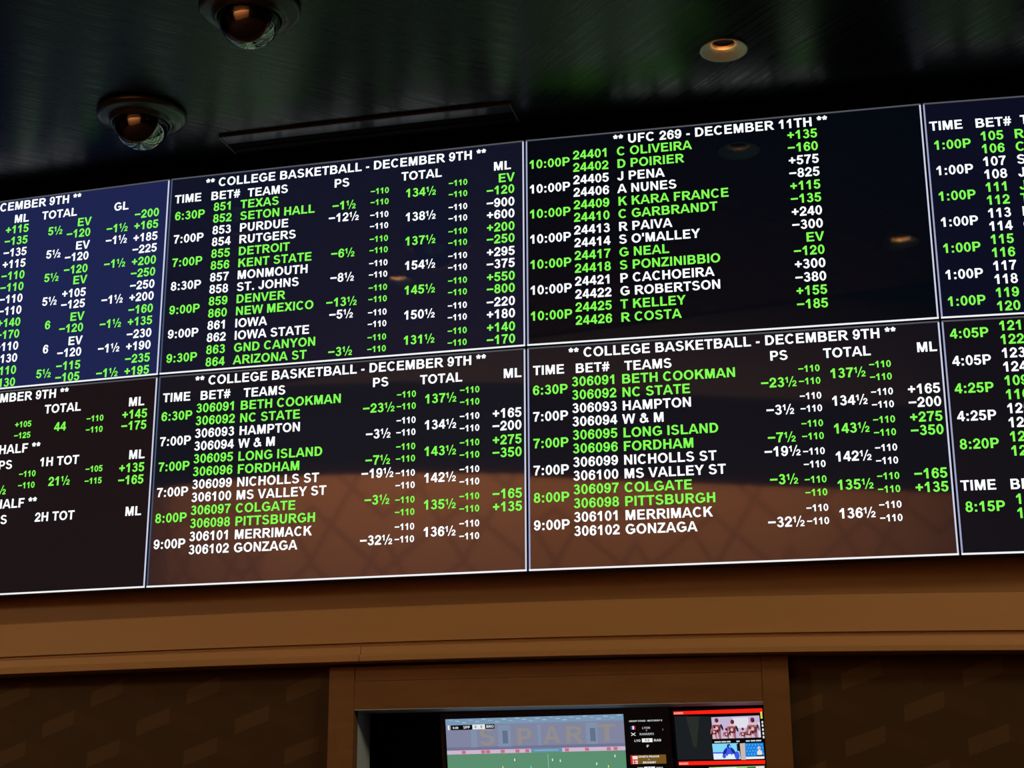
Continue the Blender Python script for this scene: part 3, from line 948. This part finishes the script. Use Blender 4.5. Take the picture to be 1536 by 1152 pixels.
    rect(g, 0.3215, -0.1650, 0.3535, -0.1555, 3, 1)
    put_text(g, '0-0', 0.3375, -0.1632, 0.0090, -0.0026, 2, 'C')
    put_text(g, 'BRO', 0.3670, -0.1634, 0.0090, -0.002, 0, 'C')
    g.build('score_list', cl, scr)
television_match()

def television_thumbnails():
    root = thing('television', 'television with red caption bars and picture thumbnails, at the right end of the recess', 'television',
                 tilted(0.5928, 4.5339, 0.301, -0.2061017, 0.35, 0.02))
    w0, w1, zt, zb = -0.1335, 0.1305, 0.0150, -0.34
    h = MB()
    h.box(w0 - 0.003, w1 + 0.003, 0.003, 0.04, zb - 0.004, zt + 0.003)
    h.build('housing', M['black_plastic'], root)
    s = MB()
    s.box(w0, w1, 0.0, 0.003, zb, zt)
    scr = s.build('screen', screen_mat('television_glass', (.0012, .0012, .0014)), root)
    red = pal((255, 34, 20), (255, 170, 160))
    for q, (t0, t1) in ((((-0.1291, 0.0106), (0.1280, 0.0102), (0.1280, -0.0026), (-0.1289, 0.0012)), (0.0022, 0.0080)),
                        (((-0.1270, -0.1384), (0.1235, -0.1424), (0.1225, -0.1537), (-0.1269, -0.1498)), (-0.1480, -0.1418))):
        b = MB()
        flat(b, q, 2, 0)
        x = q[0][0] + 0.002
        for k, wd in enumerate((0.0045, 0.0035, 0.004, 0.004, 0.0045, 0.003)):      # a caption too small to read
            rect(b, x, t0, x + wd * 0.8, t1, 3, 1)
            x += wd + 0.0006
        b.build('caption_bar', red, scr)
    b = MB()
    flat(b, [(-0.1273, -0.0039), (-0.0225, -0.0080), (-0.0256, -0.1355), (-0.1285, -0.1332)], 1, 0)
    flat(b, [(-0.0931, -0.0063), (-0.0547, -0.0067), (-0.0700, -0.0977), (-0.0790, -0.0977)], 2, 1)
    b.build('grey_panel', pal((27, 31, 34), (42, 44, 40)), scr)
    # players in maroon before a pale sky
    cs = pal((196, 182, 214), (112, 44, 62), (226, 186, 186), (40, 22, 34), (224, 222, 236), (170, 100, 108))
    b = MB()
    rect(b, -0.0206, -0.0750, 0.1175, -0.0107, 2, 0)
    rect(b, 0.040, -0.045, 0.085, -0.014, 3, 4)
    def player(x, zh, s, lean=0.0):
        oval(b, x + lean, zh - .005 * s, .0048 * s, .0060 * s, 6, 1)                       # helmet
        oval(b, x + lean + .002 * s, zh - .0065 * s, .0022 * s, .0028 * s, 7, 3)           # face opening
        oval(b, x, zh - .0165 * s, .0120 * s, .0055 * s, 5, 2)                              # shoulder pads
        flat(b, [(x - .0075 * s, zh - .034 * s), (x + .0080 * s, zh - .034 * s), (x + .0095 * s, zh - .017 * s), (x - .0090 * s, zh - .016 * s)], 5, 1)
        oval(b, x - .0115 * s, zh - .024 * s, .0026 * s, .0085 * s, 6, 5, -.2)             # arms
        oval(b, x + .0120 * s, zh - .023 * s, .0026 * s, .0085 * s, 6, 3, .25)
        oval(b, x - .001 * s, zh - .025 * s, .0035 * s, .0040 * s, 7, 2)                    # number
        flat(b, [(x - .0085 * s, -0.0745), (x - .0030 * s, -0.0745), (x + .0005 * s, zh - .033 * s), (x - .0075 * s, zh - .033 * s)], 4, 2)
        flat(b, [(x + .0030 * s, -0.0745), (x + .0085 * s, -0.0745), (x + .0080 * s, zh - .033 * s), (x - .0002 * s, zh - .033 * s)], 4, 5)
    player(-0.006, -0.014, 1.15)
    player(-0.015, -0.034, 0.8)
    player(0.037, -0.020, 1.15, .002)
    player(0.020, -0.043, 0.75)
    player(0.067, -0.044, 0.75)
    player(0.085, -0.040, 0.8)
    player(0.097, -0.016, 1.3)
    rect(b, 0.1120, -0.0745, 0.1172, -0.030, 6, 4)
    b.build('player_picture', cs, scr)
    b = MB()
    for x0, x1 in ((-0.0173, 0.0010), (0.003, 0.016), (0.018, 0.029), (0.046, 0.055), (0.073, 0.084), (0.087, 0.100), (0.102, 0.117)):
        rect(b, x0, -0.0862, x1, -0.0825, 2, 0)
    b.build('caption_line', pal((214, 222, 222)), scr)
    cs = pal((130, 214, 246), (60, 90, 226), (30, 40, 150), (226, 242, 250), (24, 24, 50), (120, 220, 220))
    b = MB()
    flat(b, [(-0.0246, -0.0892), (0.0500, -0.0896), (0.0540, -0.1365), (-0.0236, -0.1356)], 2, 0)
    flat(b, [(-0.0236, -0.1356), (0.053, -0.1365), (0.053, -0.1200), (-0.0236, -0.1180)], 3, 3)
    flat(b, [(-0.0236, -0.1180), (0.030, -0.1190), (0.030, -0.1150), (-0.0236, -0.1140)], 4, 1)
    oval(b, 0.022, -0.113, .0125, .0155, 5, 1, -.12)                 # player in blue, bent forward
    oval(b, 0.023, -0.0965, .0055, .0062, 6, 2)
    oval(b, 0.0255, -0.098, .0022, .0030, 7, 0)
    oval(b, 0.0105, -0.1130, .0045, .0110, 6, 2, -.5)
    oval(b, 0.0345, -0.1125, .0045, .0110, 6, 2, .45)
    oval(b, 0.0075, -0.1260, .0052, .0065, 6, 1)
    oval(b, 0.0235, -0.1250, .0062, .0050, 7, 3)
    oval(b, 0.0445, -0.1250, .0075, .0120, 6, 1, .1)
    flat(b, [(0.046, -0.112), (0.053, -0.112), (0.051, -0.0905), (0.046, -0.0905)], 6, 4)
    b.build('blue_picture', cs, scr)
    b = MB()
    flat(b, [(0.0550, -0.0909), (0.0700, -0.0904), (0.0683, -0.1396), (0.0550, -0.1392)], 2, 0)
    b.build('beige_picture', pal((200, 184, 176)), scr)
    cs = pal((30, 130, 222), (110, 190, 246), (226, 226, 226), (40, 44, 60), (244, 240, 236), (196, 150, 136))
    b = MB()
    flat(b, [(0.0702, -0.0908), (0.1222, -0.0912), (0.1222, -0.1372), (0.0685, -0.1372)], 2, 0)
    for i in range(6):
        for k in range(4):
            x, z = 0.074 + i * 0.0085 + (k % 2) * 0.004, -0.096 - k * 0.009
            flat(b, [(x, z - .0022), (x + .0022, z), (x, z + .0022), (x - .0022, z)], 3, 1)
    oval(b, 0.1095, -0.1210, .0075, .0095, 4, 2)
    oval(b, 0.1095, -0.1060, .0042, .0055, 5, 2)
    oval(b, 0.1105, -0.1065, .0022, .0034, 6, 5)
    rect(b, 0.101, -0.130, 0.120, -0.126, 5, 3)
    rect(b, 0.0690, -0.1372, 0.1220, -0.1305, 6, 4)
    b.build('patterned_picture', cs, scr)
    cs = pal((160, 190, 120), (236, 226, 226), (60, 110, 60), (180, 110, 120))
    b = MB()
    rect(b, -0.0400, -0.195, 0.1205, -0.1585, 2, 0)
    rect(b, -0.022, -0.172, 0.040, -0.1600, 3, 1)
    rect(b, 0.070, -0.185, 0.095, -0.1600, 3, 2)
    rect(b, 0.095, -0.175, 0.118, -0.1600, 3, 1)
    rect(b, 0.000, -0.180, 0.012, -0.1640, 4, 3)
    b.build('lower_picture', cs, scr)
    b = MB()
    rect(b, 0.1210, -0.020, 0.1265, 0.000, 3, 0)
    for z in (-0.030, -0.040, -0.052, -0.063, -0.074):
        rect(b, 0.1225, z - 0.004, 0.1270, z + 0.003, 3, 1)
    b.build('side_column', pal((220, 216, 90), (226, 222, 220)), scr)
television_thumbnails()
